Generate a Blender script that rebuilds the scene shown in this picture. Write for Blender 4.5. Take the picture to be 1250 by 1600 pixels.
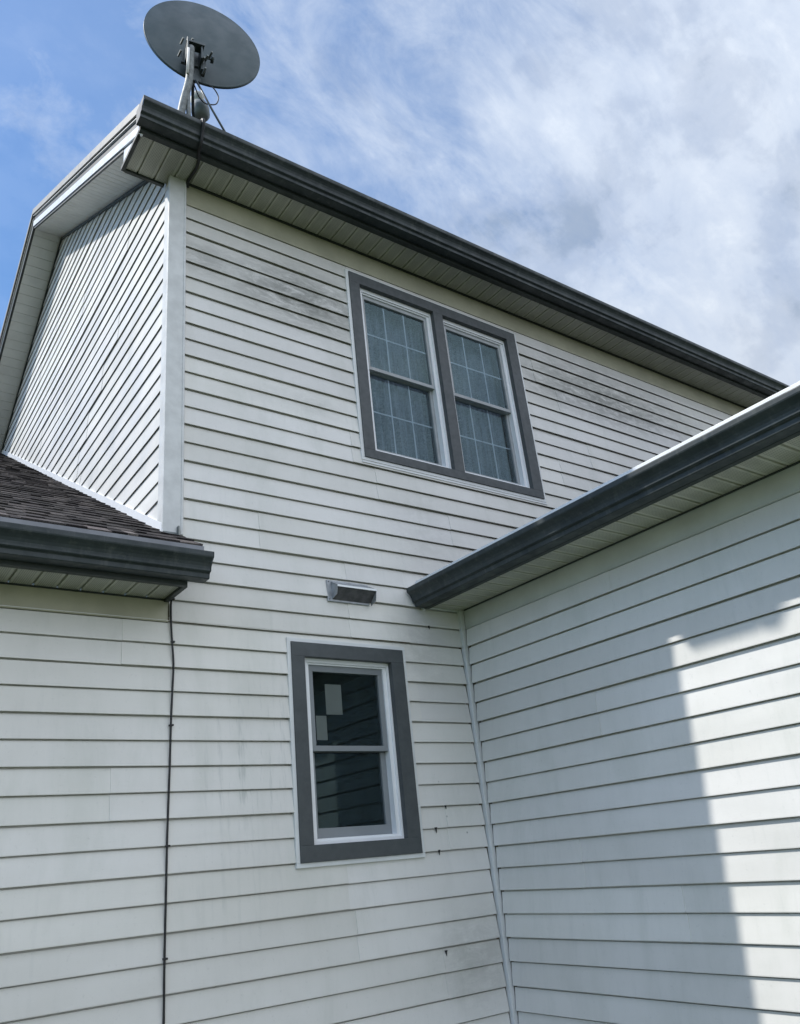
import bpy, bmesh, math, random
from mathutils import Vector, Matrix
random.seed(7)
scene = bpy.context.scene
for o in list(bpy.data.objects): bpy.data.objects.remove(o)
COL = scene.collection
# ------------------------------------------------------------------ camera
cam_d = bpy.data.cameras.new("camera"); cam = bpy.data.objects.new("camera", cam_d); COL.objects.link(cam)
cam_d.sensor_fit = 'AUTO'; cam_d.sensor_width = 36.0
cam_d.lens = 1250.0356 / 1600 * 36.0
cam_d.shift_x = 47.529 / 1600; cam_d.shift_y = 7.558 / 1600
cam_d.clip_start = 0.05; cam_d.clip_end = 2000
cx = Vector((0.8275, -0.5552, -0.0832)); cy = -Vector((0.1574, 0.3717, -0.9149)); cz = -Vector((0.5389, 0.7440, 0.3950))
mw = Matrix(((cx.x, cy.x, cz.x), (cx.y, cy.y, cz.y), (cx.z, cy.z, cz.z))).to_quaternion().to_matrix().to_4x4()
mw.translation = Vector((0, 0, 1.6)); cam.matrix_world = mw
scene.camera = cam
scene.render.resolution_x = 800; scene.render.resolution_y = 1024
scene.view_settings.view_transform = 'Standard'; scene.view_settings.look = 'None'
scene.view_settings.exposure = 0.25; scene.view_settings.gamma = 1.0
# ------------------------------------------------------------------ sun and sky
SUN = Vector((-1.0, 0.731, 1.482)).normalized()
sl = bpy.data.lights.new("sun", 'SUN'); so = bpy.data.objects.new("sun", sl); COL.objects.link(so)
sl.energy = 3.7; sl.angle = math.radians(0.6); sl.color = (1.0, 0.965, 0.91)
so.rotation_euler = SUN.to_track_quat('Z', 'Y').to_euler(); so.location = (-20, 15, 30)
world = bpy.data.worlds.new("World"); scene.world = world; world.use_nodes = True
nt = world.node_tree; nt.nodes.clear()
def N(t, typ, **kw):
    n = t.nodes.new(typ)
    for k, v in kw.items(): setattr(n, k, v)
    return n
def setin(n, d):
    for k, v in d.items(): n.inputs[k].default_value = v
sky = N(nt, 'ShaderNodeTexSky', sky_type='NISHITA', sun_disc=False)
sky.sun_elevation = math.asin(SUN.z); sky.sun_rotation = math.atan2(SUN.x, SUN.y)
sky.altitude = 100; sky.air_density = 1.0; sky.dust_density = 0.6; sky.ozone_density = 1.6
tc = N(nt, 'ShaderNodeTexCoord')
def ramp(t, src, pts, interp='EASE'):
    r = N(t, 'ShaderNodeValToRGB'); r.color_ramp.interpolation = interp
    e = r.color_ramp.elements
    while len(e) < len(pts): e.new(0.5)
    for i, (p_, c_) in enumerate(pts):
        e[i].position = p_; e[i].color = (c_, c_, c_, 1) if not isinstance(c_, tuple) else (*c_, 1)
    t.links.new(src, r.inputs[0]); return r
def mathn(t, op, a, b=None, c=None, clamp=False):
    m = N(t, 'ShaderNodeMath', operation=op, use_clamp=clamp)
    for i, v in enumerate((a, b, c)):
        if v is None: continue
        if isinstance(v, (int, float)): m.inputs[i].default_value = v
        else: t.links.new(v, m.inputs[i])
    return m.outputs[0]
def noise(t, vec, scale, detail=4, rough=0.5, dist=0.0, dims='3D'):
    n = N(t, 'ShaderNodeTexNoise'); n.noise_dimensions = dims
    setin(n, {'Scale': scale, 'Detail': detail, 'Roughness': rough, 'Distortion': dist})
    if vec is not None: t.links.new(vec, n.inputs['Vector'])
    return n.outputs['Fac']
def mapping(t, vec, scale=(1, 1, 1), loc=(0, 0, 0), rot=(0, 0, 0)):
    m = N(t, 'ShaderNodeMapping'); m.inputs['Scale'].default_value = scale
    m.inputs['Location'].default_value = loc; m.inputs['Rotation'].default_value = rot
    t.links.new(vec, m.inputs['Vector']); return m.outputs[0]
# clouds: a mask over the sky direction, thin over the blue side, thick the other way
dirv = tc.outputs['Generated']
dp = N(nt, 'ShaderNodeVectorMath', operation='DOT_PRODUCT'); nt.links.new(dirv, dp.inputs[0]); dp.inputs[1].default_value = (0.90, -0.42, 0.12)
side = dp.outputs['Value']
sepw = N(nt, 'ShaderNodeSeparateXYZ'); nt.links.new(dirv, sepw.inputs[0])
sepy = sepw.outputs['Y']
mv = mapping(nt, dirv, scale=(1.0, 1.6, 1.3), rot=(0.3, 0.5, 0.9))
n1 = noise(nt, mv, 3.1, 9, 0.58, 0.2)
n2 = noise(nt, mapping(nt, dirv, scale=(1.0, 1.9, 0.8), loc=(3.1, 1.7, 0), rot=(0.2, 0.4, 0.6)), 6.5, 10, 0.66, 0.45)
cov = mathn(nt, 'ADD', mathn(nt, 'MULTIPLY', side, 1.0), mathn(nt, 'MULTIPLY_ADD', n1, 0.95, -0.46))
cov = mathn(nt, 'ADD', cov, mathn(nt, 'MULTIPLY', mathn(nt, 'SUBTRACT', 0.0, sepy), 0.9, clamp=True))
cov = mathn(nt, 'ADD', cov, mathn(nt, 'MULTIPLY_ADD', n2, 1.0, -0.50))
cmask = ramp(nt, cov, [(0.0, 0.24), (0.18, 0.42), (0.48, 0.76), (0.85, 0.97)], 'LINEAR')
shade_n = noise(nt, mapping(nt, dirv, scale=(1.1, 1.3, 1.6), loc=(5.3, 2.2, 1.4)), 4.2, 8, 0.58, 0.15)
shade_n = mathn(nt, 'ADD', shade_n, mathn(nt, 'MULTIPLY_ADD', noise(nt, mapping(nt, dirv, scale=(1.0, 1.5, 1.2), loc=(1.3, 4.2, 2.4)), 13.0, 8, 0.60, 0.2), 0.42, -0.21))
cloudcol = ramp(nt, shade_n, [(0.28, (3.5, 4.1, 5.0)), (0.42, (4.8, 5.4, 6.4)), (0.54, (5.8, 6.4, 7.3)), (0.70, (7.0, 7.5, 8.1))])
hs = N(nt, 'ShaderNodeHueSaturation'); setin(hs, {'Saturation': 1.5, 'Value': 1.35}); nt.links.new(sky.outputs[0], hs.inputs['Color'])
mx = N(nt, 'ShaderNodeMix', data_type='RGBA')
nt.links.new(cmask.outputs[0], mx.inputs['Factor']); nt.links.new(hs.outputs[0], mx.inputs['A']); nt.links.new(cloudcol.outputs[0], mx.inputs['B'])
# unseen clouds behind the camera, brightness added to lift the shaded walls
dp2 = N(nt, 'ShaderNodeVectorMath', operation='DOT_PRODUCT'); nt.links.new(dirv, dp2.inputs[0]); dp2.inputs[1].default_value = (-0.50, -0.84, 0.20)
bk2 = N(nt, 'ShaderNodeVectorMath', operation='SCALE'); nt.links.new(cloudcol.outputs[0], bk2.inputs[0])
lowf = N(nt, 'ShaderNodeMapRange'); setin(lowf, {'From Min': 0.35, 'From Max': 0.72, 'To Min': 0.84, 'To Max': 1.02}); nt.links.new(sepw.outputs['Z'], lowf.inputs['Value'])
cloud_boost = N(nt, 'ShaderNodeMapRange'); setin(cloud_boost, {'From Min': -0.15, 'From Max': 0.6, 'To Min': 1.0, 'To Max': 2.08}); nt.links.new(dp2.outputs['Value'], cloud_boost.inputs['Value'])
nt.links.new(mathn(nt, 'MULTIPLY', cloud_boost.outputs[0], lowf.outputs[0]), bk2.inputs['Scale']); tint = N(nt, 'ShaderNodeMix', data_type='RGBA', blend_type='MULTIPLY'); tint.inputs['B'].default_value = (1.0, 0.965, 0.95, 1)
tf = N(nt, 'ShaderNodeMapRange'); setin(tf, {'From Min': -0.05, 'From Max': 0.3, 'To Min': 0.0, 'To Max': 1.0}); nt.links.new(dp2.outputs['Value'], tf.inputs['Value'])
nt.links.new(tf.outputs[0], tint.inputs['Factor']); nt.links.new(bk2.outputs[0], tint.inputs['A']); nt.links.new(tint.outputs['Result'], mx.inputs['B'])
bgn = N(nt, 'ShaderNodeBackground'); bgn.inputs['Strength'].default_value = 0.115
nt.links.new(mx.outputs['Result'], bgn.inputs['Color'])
wo = N(nt, 'ShaderNodeOutputWorld'); nt.links.new(bgn.outputs[0], wo.inputs[0])

# ------------------------------------------------------------------ key dimensions (metres)
D = 3.690      # plane of the long wall (faces -y)
X1 = 3.314     # plane of the wing wall on the right (faces -x)
X0 = 1.360     # plane of the gable wall (faces -x)
C = 0.11439    # siding course
Z0 = 2.8848    # course line 0
zl = lambda k: Z0 - k * C
PITCH = 0.613
# ------------------------------------------------------------------ materials
def mat(name):
    m = bpy.data.materials.new(name); m.use_nodes = True
    t = m.node_tree; b = t.nodes['Principled BSDF']; return m, t, b
def objco(t): return N(t, 'ShaderNodeTexCoord').outputs['Object']
def bump(t, b, h, strength=0.3, dist=0.01):
    n = N(t, 'ShaderNodeBump'); setin(n, {'Strength': strength, 'Distance': dist}); t.links.new(h, n.inputs['Height']); t.links.new(n.outputs[0], b.inputs['Normal'])
def mixc(t, fac, a, bcol):
    m = N(t, 'ShaderNodeMix', data_type='RGBA')
    for s, v in (('Factor', fac), ('A', a), ('B', bcol)):
        if isinstance(v, (int, float)): m.inputs[s].default_value = v
        elif isinstance(v, tuple): m.inputs[s].default_value = (*v, 1)
        else: t.links.new(v, m.inputs[s])
    return m.outputs['Result']
def simple(name, col, rough=0.5, var=0.12, scale=6, spec=0.5, metallic=0.0, bmp=0.0, bscale=200):
    m, t, b = mat(name); co = objco(t)
    f = noise(t, co, scale, 5, 0.6)
    c2 = tuple(max(0, c * (1 - var)) for c in col); c1 = tuple(min(1, c * (1 + var)) for c in col)
    r = ramp(t, f, [(0.3, c2), (0.7, c1)]); t.links.new(r.outputs[0], b.inputs['Base Color'])
    r2 = ramp(t, noise(t, co, scale * 3, 4), [(0.3, rough * 0.85), (0.7, min(1, rough * 1.15))]); t.links.new(r2.outputs[0], b.inputs['Roughness'])
    setin(b, {'Specular IOR Level': spec, 'Metallic': metallic})
    if bmp: bump(t, b, noise(t, co, bscale, 4), bmp, 0.002)
    return m
def gauss_blob(t, co, cxyz, rad):
    """soft ellipsoidal patch where mildew has grown"""
    m = mapping(t, co, scale=tuple(1 / r for r in rad), loc=tuple(-c / r for c, r in zip(cxyz, rad)))
    ln = N(t, 'ShaderNodeVectorMath', operation='LENGTH'); t.links.new(m, ln.inputs[0])
    return ramp(t, ln.outputs['Value'], [(0.0, 1.0), (1.0, 0.0)]).outputs[0]
def siding_mat(name, stains):
    m, t, b = mat(name); co = objco(t)
    base = ramp(t, noise(t, co, 1.3, 5, 0.55), [(0.3, (0.695, 0.685, 0.655)), (0.7, (0.765, 0.755, 0.73))]).outputs[0]
    # faint greenish algae film, drawn out downwards
    film = ramp(t, noise(t, mapping(t, co, scale=(2.2, 2.2, 0.7)), 2.0, 6, 0.65, 0.4), [(0.45, 0.0), (0.75, 0.42)]).outputs[0]
    base = mixc(t, film, base, (0.56, 0.575, 0.53))
    # dusty speckle
    sp = ramp(t, noise(t, co, 55, 3, 0.7), [(0.60, 0.0), (0.78, 0.22)]).outputs[0]
    base = mixc(t, sp, base, (0.36, 0.37, 0.35))
    # run-off streaks
    stv = noise(t, mapping(t, co, scale=(34, 34, 1.1)), 1.0, 5, 0.6)
    stz = noise(t, mapping(t, co, scale=(1.5, 1.5, 4.0), loc=(2, 3, 1)), 1.0, 3)
    st = mathn(t, 'MULTIPLY', ramp(t, stv, [(0.50, 0.0), (0.72, 1.0)]).outputs[0], ramp(t, stz, [(0.42, 0.10), (0.62, 0.30)]).outputs[0])
    if stains:
        blob2 = gauss_blob(t, co, (1.83, D, 1.95), (0.42, 0.6, 0.95))
        st = mathn(t, 'MULTIPLY', st, mathn(t, 'MULTIPLY_ADD', blob2, 1.6, 0.25), clamp=True)
    else: st = mathn(t, 'MULTIPLY', st, 0.3)
    base = mixc(t, st, base, (0.30, 0.34, 0.33))
    if stains:
        mot = ramp(t, noise(t, mapping(t, co, scale=(0.7, 1, 1.7)), 10, 9, 0.80, 0.5), [(0.28, 0.0), (0.62, 1.0)]).outputs[0]
        tot = None
        for (c_, r_, a_) in (((2.28, D, 5.08), (0.95, 0.6, 0.40), 1.0), ((1.62, D, 5.12), (0.5, 0.6, 0.25), 0.6), ((5.35, D, 5.12), (2.0, 0.6, 0.42), 1.0),
                             ((4.75, D, 5.22), (0.8, 0.6, 0.25), 0.7), ((2.25, D, 4.26), (0.6, .6, .15), .25), ((3.1, D, 3.5), (0.5, .6, .5), .2), ((2.95, D, 2.75), (.35, .6, .4), .3), ((3.1, D, 1.1), (.45, .6, .4), .35)):
            g = mathn(t, 'MULTIPLY', gauss_blob(t, co, c_, r_), a_)
            tot = g if tot is None else mathn(t, 'MAXIMUM', tot, g)
        tot = mathn(t, 'MULTIPLY', tot, mot)
        base = mixc(t, mathn(t, 'MULTIPLY', tot, 0.92), base, (0.16, 0.165, 0.15))
        # the top courses under the eave are dingier all over
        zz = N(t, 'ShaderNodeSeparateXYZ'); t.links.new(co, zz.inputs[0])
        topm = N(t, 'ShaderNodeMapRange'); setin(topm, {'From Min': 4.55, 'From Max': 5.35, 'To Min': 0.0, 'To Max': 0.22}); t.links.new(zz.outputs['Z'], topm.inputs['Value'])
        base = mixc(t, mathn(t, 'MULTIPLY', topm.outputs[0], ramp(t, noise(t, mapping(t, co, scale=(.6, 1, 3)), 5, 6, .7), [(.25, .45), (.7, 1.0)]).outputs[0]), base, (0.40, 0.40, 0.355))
        # small black mould spots near the inner corner
        vo = N(t, 'ShaderNodeTexVoronoi'); vo.inputs['Scale'].default_value = 16; t.links.new(co, vo.inputs['Vector'])
        sd = ramp(t, vo.outputs['Distance'], [(0.05, 1.0), (0.12, 0.0)]).outputs[0]
        g = gauss_blob(t, co, (3.05, D, 1.9), (0.4, 0.5, 1.3))
        base = mixc(t, mathn(t, 'MULTIPLY', mathn(t, 'MULTIPLY', sd, g), ramp(t, noise(t, co, 6, 2), [(0.54, 0), (0.64, 0.7)]).outputs[0]), base, (0.07, 0.08, 0.07))
    pv = N(t, 'ShaderNodeVertexColor'); pv.layer_name = 'tone'
    mm = N(t, 'ShaderNodeMix', data_type='RGBA', blend_type='MULTIPLY'); mm.inputs['Factor'].default_value = 1
    t.links.new(base, mm.inputs['A']); t.links.new(pv.outputs['Color'], mm.inputs['B']); base = mm.outputs['Result']
    t.links.new(base, b.inputs['Base Color'])
    rr = ramp(t, noise(t, co, 4, 4), [(0.3, 0.42), (0.7, 0.60)]); t.links.new(rr.outputs[0], b.inputs['Roughness'])
    b.inputs['Specular IOR Level'].default_value = 0.35
    wav = noise(t, mapping(t, co, scale=(0.8, 0.8, 3.0)), 1.6, 2, 0.4)
    h = mathn(t, 'ADD', mathn(t, 'MULTIPLY', wav, 3.0), mathn(t, 'MULTIPLY', noise(t, mapping(t, co, scale=(1, 1, 6)), 30, 3), 0.05))
    bump(t, b, h, 0.5, 0.006)
    return m
M = {}
M['siding'] = siding_mat('weathered_white_vinyl', True)
M['siding_clean'] = siding_mat('white_vinyl', False)
M['trim_white'] = simple('white_vinyl_trim', (0.66, 0.68, 0.68), 0.45, 0.06, 5)
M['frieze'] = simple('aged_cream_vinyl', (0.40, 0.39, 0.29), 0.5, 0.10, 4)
M['post'] = simple('aged_white_corner_vinyl', (0.60, 0.61, 0.60), 0.5, 0.10, 9)
M['window_white'] = simple('white_window_vinyl', (0.80, 0.82, 0.84), 0.35, 0.03, 5)
M['sash'] = simple('grey_screen_frame', (0.22, 0.24, 0.255), 0.4, 0.05, 5)
M['sash_up'] = simple('dusty_grey_screen_frame', (0.33, 0.35, 0.36), 0.5, 0.1, 15)
M['trim_grey'] = simple('charcoal_trim_paint', (0.064, 0.073, 0.077), 0.6, 0.10, 12, bmp=0.15, bscale=60)
M['gutter'] = simple('dark_slate_aluminium', (0.030, 0.041, 0.037), 0.48, 0.30, 5, spec=0.4)
def gutter_mat():
    m, t, b = mat('weathered_dark_slate_aluminium'); co = objco(t)
    base = ramp(t, noise(t, co, 5, 6, 0.65), [(0.3, (0.018, 0.027, 0.030)), (0.7, (0.034, 0.046, 0.049))]).outputs[0]
    stk = ramp(t, noise(t, mapping(t, co, scale=(22, 22, 1.6)), 1.0, 5, 0.65), [(0.52, 0.0), (0.74, 0.55)]).outputs[0]
    base = mixc(t, stk, base, (0.085, 0.095, 0.088))
    chalk = ramp(t, noise(t, co, 30, 6, 0.75), [(0.50, 0.0), (0.75, 0.40)]).outputs[0]
    base = mixc(t, chalk, base, (0.10, 0.11, 0.105))
    t.links.new(base, b.inputs['Base Color'])
    r2 = ramp(t, noise(t, co, 12, 4), [(0.3, 0.38), (0.7, 0.62)]); t.links.new(r2.outputs[0], b.inputs['Roughness'])
    b.inputs['Specular IOR Level'].default_value = 0.4
    bump(t, b, noise(t, mapping(t, co, scale=(.8, .8, 2)), 6, 2), 0.35, 0.004); return m
M['gutter'] = gutter_mat()
M['fascia'] = simple('dark_slate_fascia_metal', (0.024, 0.033, 0.030), 0.55, 0.12, 5)
M['drip_grey'] = simple('grey_drip_metal', (0.20, 0.21, 0.23), 0.45, 0.15, 9)
M['lip'] = simple('light_edge_metal', (0.62, 0.62, 0.60), 0.45, 0.08, 5)
M['tan'] = simple('tan_grey_edge_metal', (0.30, 0.29, 0.26), 0.5, 0.08, 5)
M['black'] = simple('black_cable_jacket', (0.012, 0.012, 0.014), 0.5, 0.1, 30)
M['galv'] = simple('galvanised_steel', (0.15, 0.165, 0.16), 0.55, 0.3, 25, metallic=0.4)
M['dish'] = simple('dish_grey_paint', (0.042, 0.070, 0.082), 0.5, 0.10, 3)
M['dish_dark'] = simple('dark_bracket_metal', (0.05, 0.065, 0.07), 0.45, 0.2, 20, metallic=0.3)
M['plastic'] = simple('aged_white_plastic', (0.82, 0.82, 0.72), 0.45, 0.06, 20)
M['plastic_grey'] = simple('grey_plastic', (0.25, 0.28, 0.29), 0.45, 0.1, 20)
M['vent'] = simple('grey_vent_metal', (0.33, 0.35, 0.37), 0.4, 0.2, 18, metallic=0.4)
M['room'] = simple('dim_room_wall', (0.012, 0.018, 0.021), 0.9, 0.2, 2)
M['sheath'] = simple('wall_sheathing', (0.25, 0.2, 0.14), 0.9, 0.1, 2)
M['rectangle'] = simple('pale_matte', (0.40, 0.40, 0.33), 0.9, 0.05, 8)
def curtain_mat():
    m, t, b = mat('sheer_curtain_cloth'); co = objco(t)
    r = ramp(t, noise(t, mapping(t, co, scale=(60, 1, 3)), 1.0, 5, 0.7), [(0.3, (0.045, 0.065, 0.09)), (0.7, (0.20, 0.25, 0.30))])
    lace = ramp(t, noise(t, mapping(t, co, scale=(1, 1, 1.6)), 42, 5, 0.7, 1.2), [(0.42, 0.0), (0.62, 0.55)]).outputs[0]
    t.links.new(mixc(t, lace, r.outputs[0], (0.32, 0.35, 0.38)), b.inputs['Base Color']); b.inputs['Roughness'].default_value = 0.95
    bump(t, b, noise(t, mapping(t, co, scale=(8, 1, 8)), 30, 3), 0.3, 0.002); return m
M['curtain'] = curtain_mat()
def glass_mat(name, dust):
    m, t, b = mat(name); t.nodes.remove(b); out = t.nodes['Material Output']
    tr = N(t, 'ShaderNodeBsdfTransparent'); tr.inputs[0].default_value = (0.74, 0.79, 0.85, 1)
    gl = N(t, 'ShaderNodeBsdfGlossy'); setin(gl, {'Roughness': 0.015, 'Color': (0.62, 0.93, 1, 1)})
    df = N(t, 'ShaderNodeBsdfDiffuse'); df.inputs[0].default_value = (0.42, 0.50, 0.53, 1)
    fr = N(t, 'ShaderNodeFresnel'); fr.inputs[0].default_value = 1.52
    co = objco(t)
    bn = N(t, 'ShaderNodeBump'); setin(bn, {'Strength': 0.04, 'Distance': 0.01}); t.links.new(noise(t, co, 3, 2), bn.inputs['Height']); t.links.new(bn.outputs[0], gl.inputs['Normal'])
    a = N(t, 'ShaderNodeMixShader'); t.links.new(mathn(t, 'MULTIPLY', fr.outputs[0], 0.95, clamp=True), a.inputs[0]); t.links.new(tr.outputs[0], a.inputs[1]); t.links.new(gl.outputs[0], a.inputs[2])
    c = N(t, 'ShaderNodeMixShader')
    dm = ramp(t, noise(t, mapping(t, co, scale=(3, 1, 1)), 14, 6, 0.7), [(0.3, dust * 0.6), (0.75, dust * 1.4)])
    t.links.new(dm.outputs[0], c.inputs[0]); t.links.new(a.outputs[0], c.inputs[1]); t.links.new(df.outputs[0], c.inputs[2])
    t.links.new(c.outputs[0], out.inputs[0]); return m
M['glass'] = glass_mat('window_glass', 0.012)
M['glass_dusty'] = glass_mat('dusty_window_glass', 0.08)
def soffit_mat(name, col, axis):
    """vinyl soffit: perforated stripe in the middle of every panel rib"""
    m, t, b = mat(name); co = objco(t)
    base = ramp(t, noise(t, co, 3, 5, 0.6), [(0.3, tuple(c * 0.88 for c in col)), (0.7, tuple(c * 1.08 for c in col))]).outputs[0]
    sx = N(t, 'ShaderNodeSeparateXYZ'); t.links.new(co, sx.inputs[0])
    u, v = (sx.outputs['X'], sx.outputs['Y']) if axis == 'x' else (sx.outputs['Y'], sx.outputs['X'])
    fu = mathn(t, 'FRACT', mathn(t, 'MULTIPLY', u, 1 / 0.0088)); fv = mathn(t, 'FRACT', mathn(t, 'MULTIPLY', v, 1 / 0.0105))
    du = mathn(t, 'ABSOLUTE', mathn(t, 'SUBTRACT', fu, 0.5)); dv = mathn(t, 'ABSOLUTE', mathn(t, 'SUBTRACT', fv, 0.5))
    hole = mathn(t, 'LESS_THAN', mathn(t, 'ADD', mathn(t, 'MULTIPLY', du, du), mathn(t, 'MULTIPLY', dv, dv)), 0.075)
    pu = mathn(t, 'ABSOLUTE', mathn(t, 'SUBTRACT', mathn(t, 'FRACT', mathn(t, 'MULTIPLY', u, 1 / 0.1057)), 0.5))
    hole = mathn(t, 'MULTIPLY', hole, mathn(t, 'LESS_THAN', pu, 0.32))
    base = mixc(t, mathn(t, 'MULTIPLY', hole, 0.80), base, (0.03, 0.035, 0.03))
    dirt = ramp(t, noise(t, mapping(t, co, scale=(12, 3, 1) if axis == 'x' else (3, 12, 1)), 2, 6, 0.65), [(0.45, 0), (0.8, 0.35)]).outputs[0]
    base = mixc(t, dirt, base, (0.20, 0.21, 0.17))
    t.links.new(base, b.inputs['Base Color']); b.inputs['Roughness'].default_value = 0.55; return m
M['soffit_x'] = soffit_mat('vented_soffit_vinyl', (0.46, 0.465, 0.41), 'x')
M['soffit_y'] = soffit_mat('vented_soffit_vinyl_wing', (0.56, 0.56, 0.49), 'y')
M['soffit_plain'] = simple('white_rake_soffit_vinyl', (0.60, 0.61, 0.58), 0.5, 0.06, 6)
def shingle_mat():
    m, t, b = mat('asphalt_shingle'); co = objco(t)
    at = N(t, 'ShaderNodeVertexColor'); at.layer_name = 'tone'
    g = ramp(t, noise(t, co, 150, 4, 0.85), [(0.3, 0.35), (0.7, 1.6)]).outputs[0]
    mm = N(t, 'ShaderNodeMix', data_type='RGBA', blend_type='MULTIPLY'); mm.inputs['Factor'].default_value = 1
    t.links.new(at.outputs['Color'], mm.inputs['A']); t.links.new(g, mm.inputs['B'])
    t.links.new(mm.outputs['Result'], b.inputs['Base Color']); b.inputs['Roughness'].default_value = 0.95; b.inputs['Specular IOR Level'].default_value = 0.2
    bump(t, b, noise(t, co, 300, 3), 0.6, 0.003); return m
M['shingle'] = shingle_mat()
def grass_mat():
    m, t, b = mat('lawn_grass'); co = objco(t)
    r = ramp(t, noise(t, co, 4, 8, 0.7), [(0.3, (0.035, 0.055, 0.018)), (0.7, (0.10, 0.13, 0.045))])
    t.links.new(r.outputs[0], b.inputs['Base Color']); b.inputs['Roughness'].default_value = 1.0
    bump(t, b, noise(t, co, 60, 4), 0.8, 0.03); return m
M['grass'] = grass_mat()

# ------------------------------------------------------------------ object helpers
def tag(o, label=None, cat=None, group=None, kind=None):
    if label: o['label'] = label
    if cat: o['category'] = cat
    if group: o['group'] = group
    if kind: o['kind'] = kind
    return o
def link(name, bm, m, parent=None, smooth=False, solid=0.0):
    me = bpy.data.meshes.new(name); bm.to_mesh(me); bm.free()
    for mm in (m if isinstance(m, (list, tuple)) else [m]): me.materials.append(mm)
    if smooth:
        for p_ in me.polygons: p_.use_smooth = True
    o = bpy.data.objects.new(name, me); COL.objects.link(o)
    if parent is not None:
        o.parent = parent
        if parent.parent is None: o.location = -parent.location      # meshes are laid out in world metres
    if solid:
        s = o.modifiers.new('thick', 'SOLIDIFY'); s.thickness = solid; s.offset = 0
    return o
def thing(name, loc, label, cat, group=None):
    o = bpy.data.objects.new(name, None); o.location = loc; o.empty_display_size = 0.2; COL.objects.link(o)
    return tag(o, label, cat, group)
def box(bm, a, b, bev=0.0, mi=0):
    x0, x1 = sorted((a[0], b[0])); y0, y1 = sorted((a[1], b[1])); z0, z1 = sorted((a[2], b[2]))
    v = [bm.verts.new(c) for c in ((x0, y0, z0), (x1, y0, z0), (x1, y1, z0), (x0, y1, z0), (x0, y0, z1), (x1, y0, z1), (x1, y1, z1), (x0, y1, z1))]
    fs = [bm.faces.new([v[i] for i in f]) for f in ((0, 3, 2, 1), (4, 5, 6, 7), (0, 1, 5, 4), (1, 2, 6, 5), (2, 3, 7, 6), (3, 0, 4, 7))]
    for f in fs: f.material_index = mi
    if bev:
        es = list({e for f in fs for e in f.edges})
        bmesh.ops.bevel(bm, geom=es, offset=bev, segments=2, affect='EDGES', profile=0.6)
def prism(bm, poly, ext, mi=0):
    """polygon of 3-D points swept by vector ext"""
    a = [bm.verts.new(p_) for p_ in poly]; b = [bm.verts.new(Vector(p_) + Vector(ext)) for p_ in poly]
    n = len(poly); fs = [bm.faces.new(a), bm.faces.new(b[::-1])]
    for i in range(n): fs.append(bm.faces.new((a[i], b[i], b[(i + 1) % n], a[(i + 1) % n])))
    for f in fs: f.material_index = mi
    bmesh.ops.recalc_face_normals(bm, faces=fs)
def tube(bm, pts, r, seg=10, cap=True):
    pts = [Vector(p_) for p_ in pts]; rings = []; up = None
    for i, p_ in enumerate(pts):
        d = (pts[min(i + 1, len(pts) - 1)] - pts[max(i - 1, 0)]).normalized()
        if up is None: up = d.orthogonal().normalized()
        up = (up - d * up.dot(d)).normalized(); w = d.cross(up)
        rr = r[i] if isinstance(r, (list, tuple)) else r
        rings.append([bm.verts.new(p_ + (up * math.cos(t_) + w * math.sin(t_)) * rr) for t_ in [2 * math.pi * k / seg for k in range(seg)]])
    for a, b in zip(rings, rings[1:]):
        for k in range(seg): bm.faces.new((a[k], a[(k + 1) % seg], b[(k + 1) % seg], b[k]))
    if cap: bm.faces.new(rings[0][::-1]); bm.faces.new(rings[-1])
def spline(pts, n=8):
    P = [Vector(p_) for p_ in pts]; P = [P[0] * 2 - P[1]] + P + [P[-1] * 2 - P[-2]]; out = []
    for i in range(1, len(P) - 2):
        for k in range(n):
            t_ = k / n; a, b, c, d = P[i - 1:i + 3]
            out.append(0.5 * ((2 * b) + (c - a) * t_ + (2 * a - 5 * b + 4 * c - d) * t_ ** 2 + (3 * b - a - 3 * c + d) * t_ ** 3))
    out.append(P[-2]); return out

# ------------------------------------------------------------------ ground
bm = bmesh.new()
n = 40
for i in range(n + 1):
    for j in range(n + 1):
        s = lambda k: math.copysign(abs(k / (n / 2) - 1) ** 3 * 600, k - n / 2)
        bm.verts.new((s(i), s(j), 0.0))
bm.verts.ensure_lookup_table()
for i in range(n):
    for j in range(n):
        bm.faces.new([bm.verts[k] for k in (i * (n + 1) + j, (i + 1) * (n + 1) + j, (i + 1) * (n + 1) + j + 1, i * (n + 1) + j + 1)])
tag(link('ground', bm, M['grass']), kind='structure')

# ------------------------------------------------------------------ the house
house = thing('house', (1.36, 3.69, 0.0), 'two storey house with weathered white lap siding, charcoal window trim and dark slate gutters', 'house')

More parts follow.
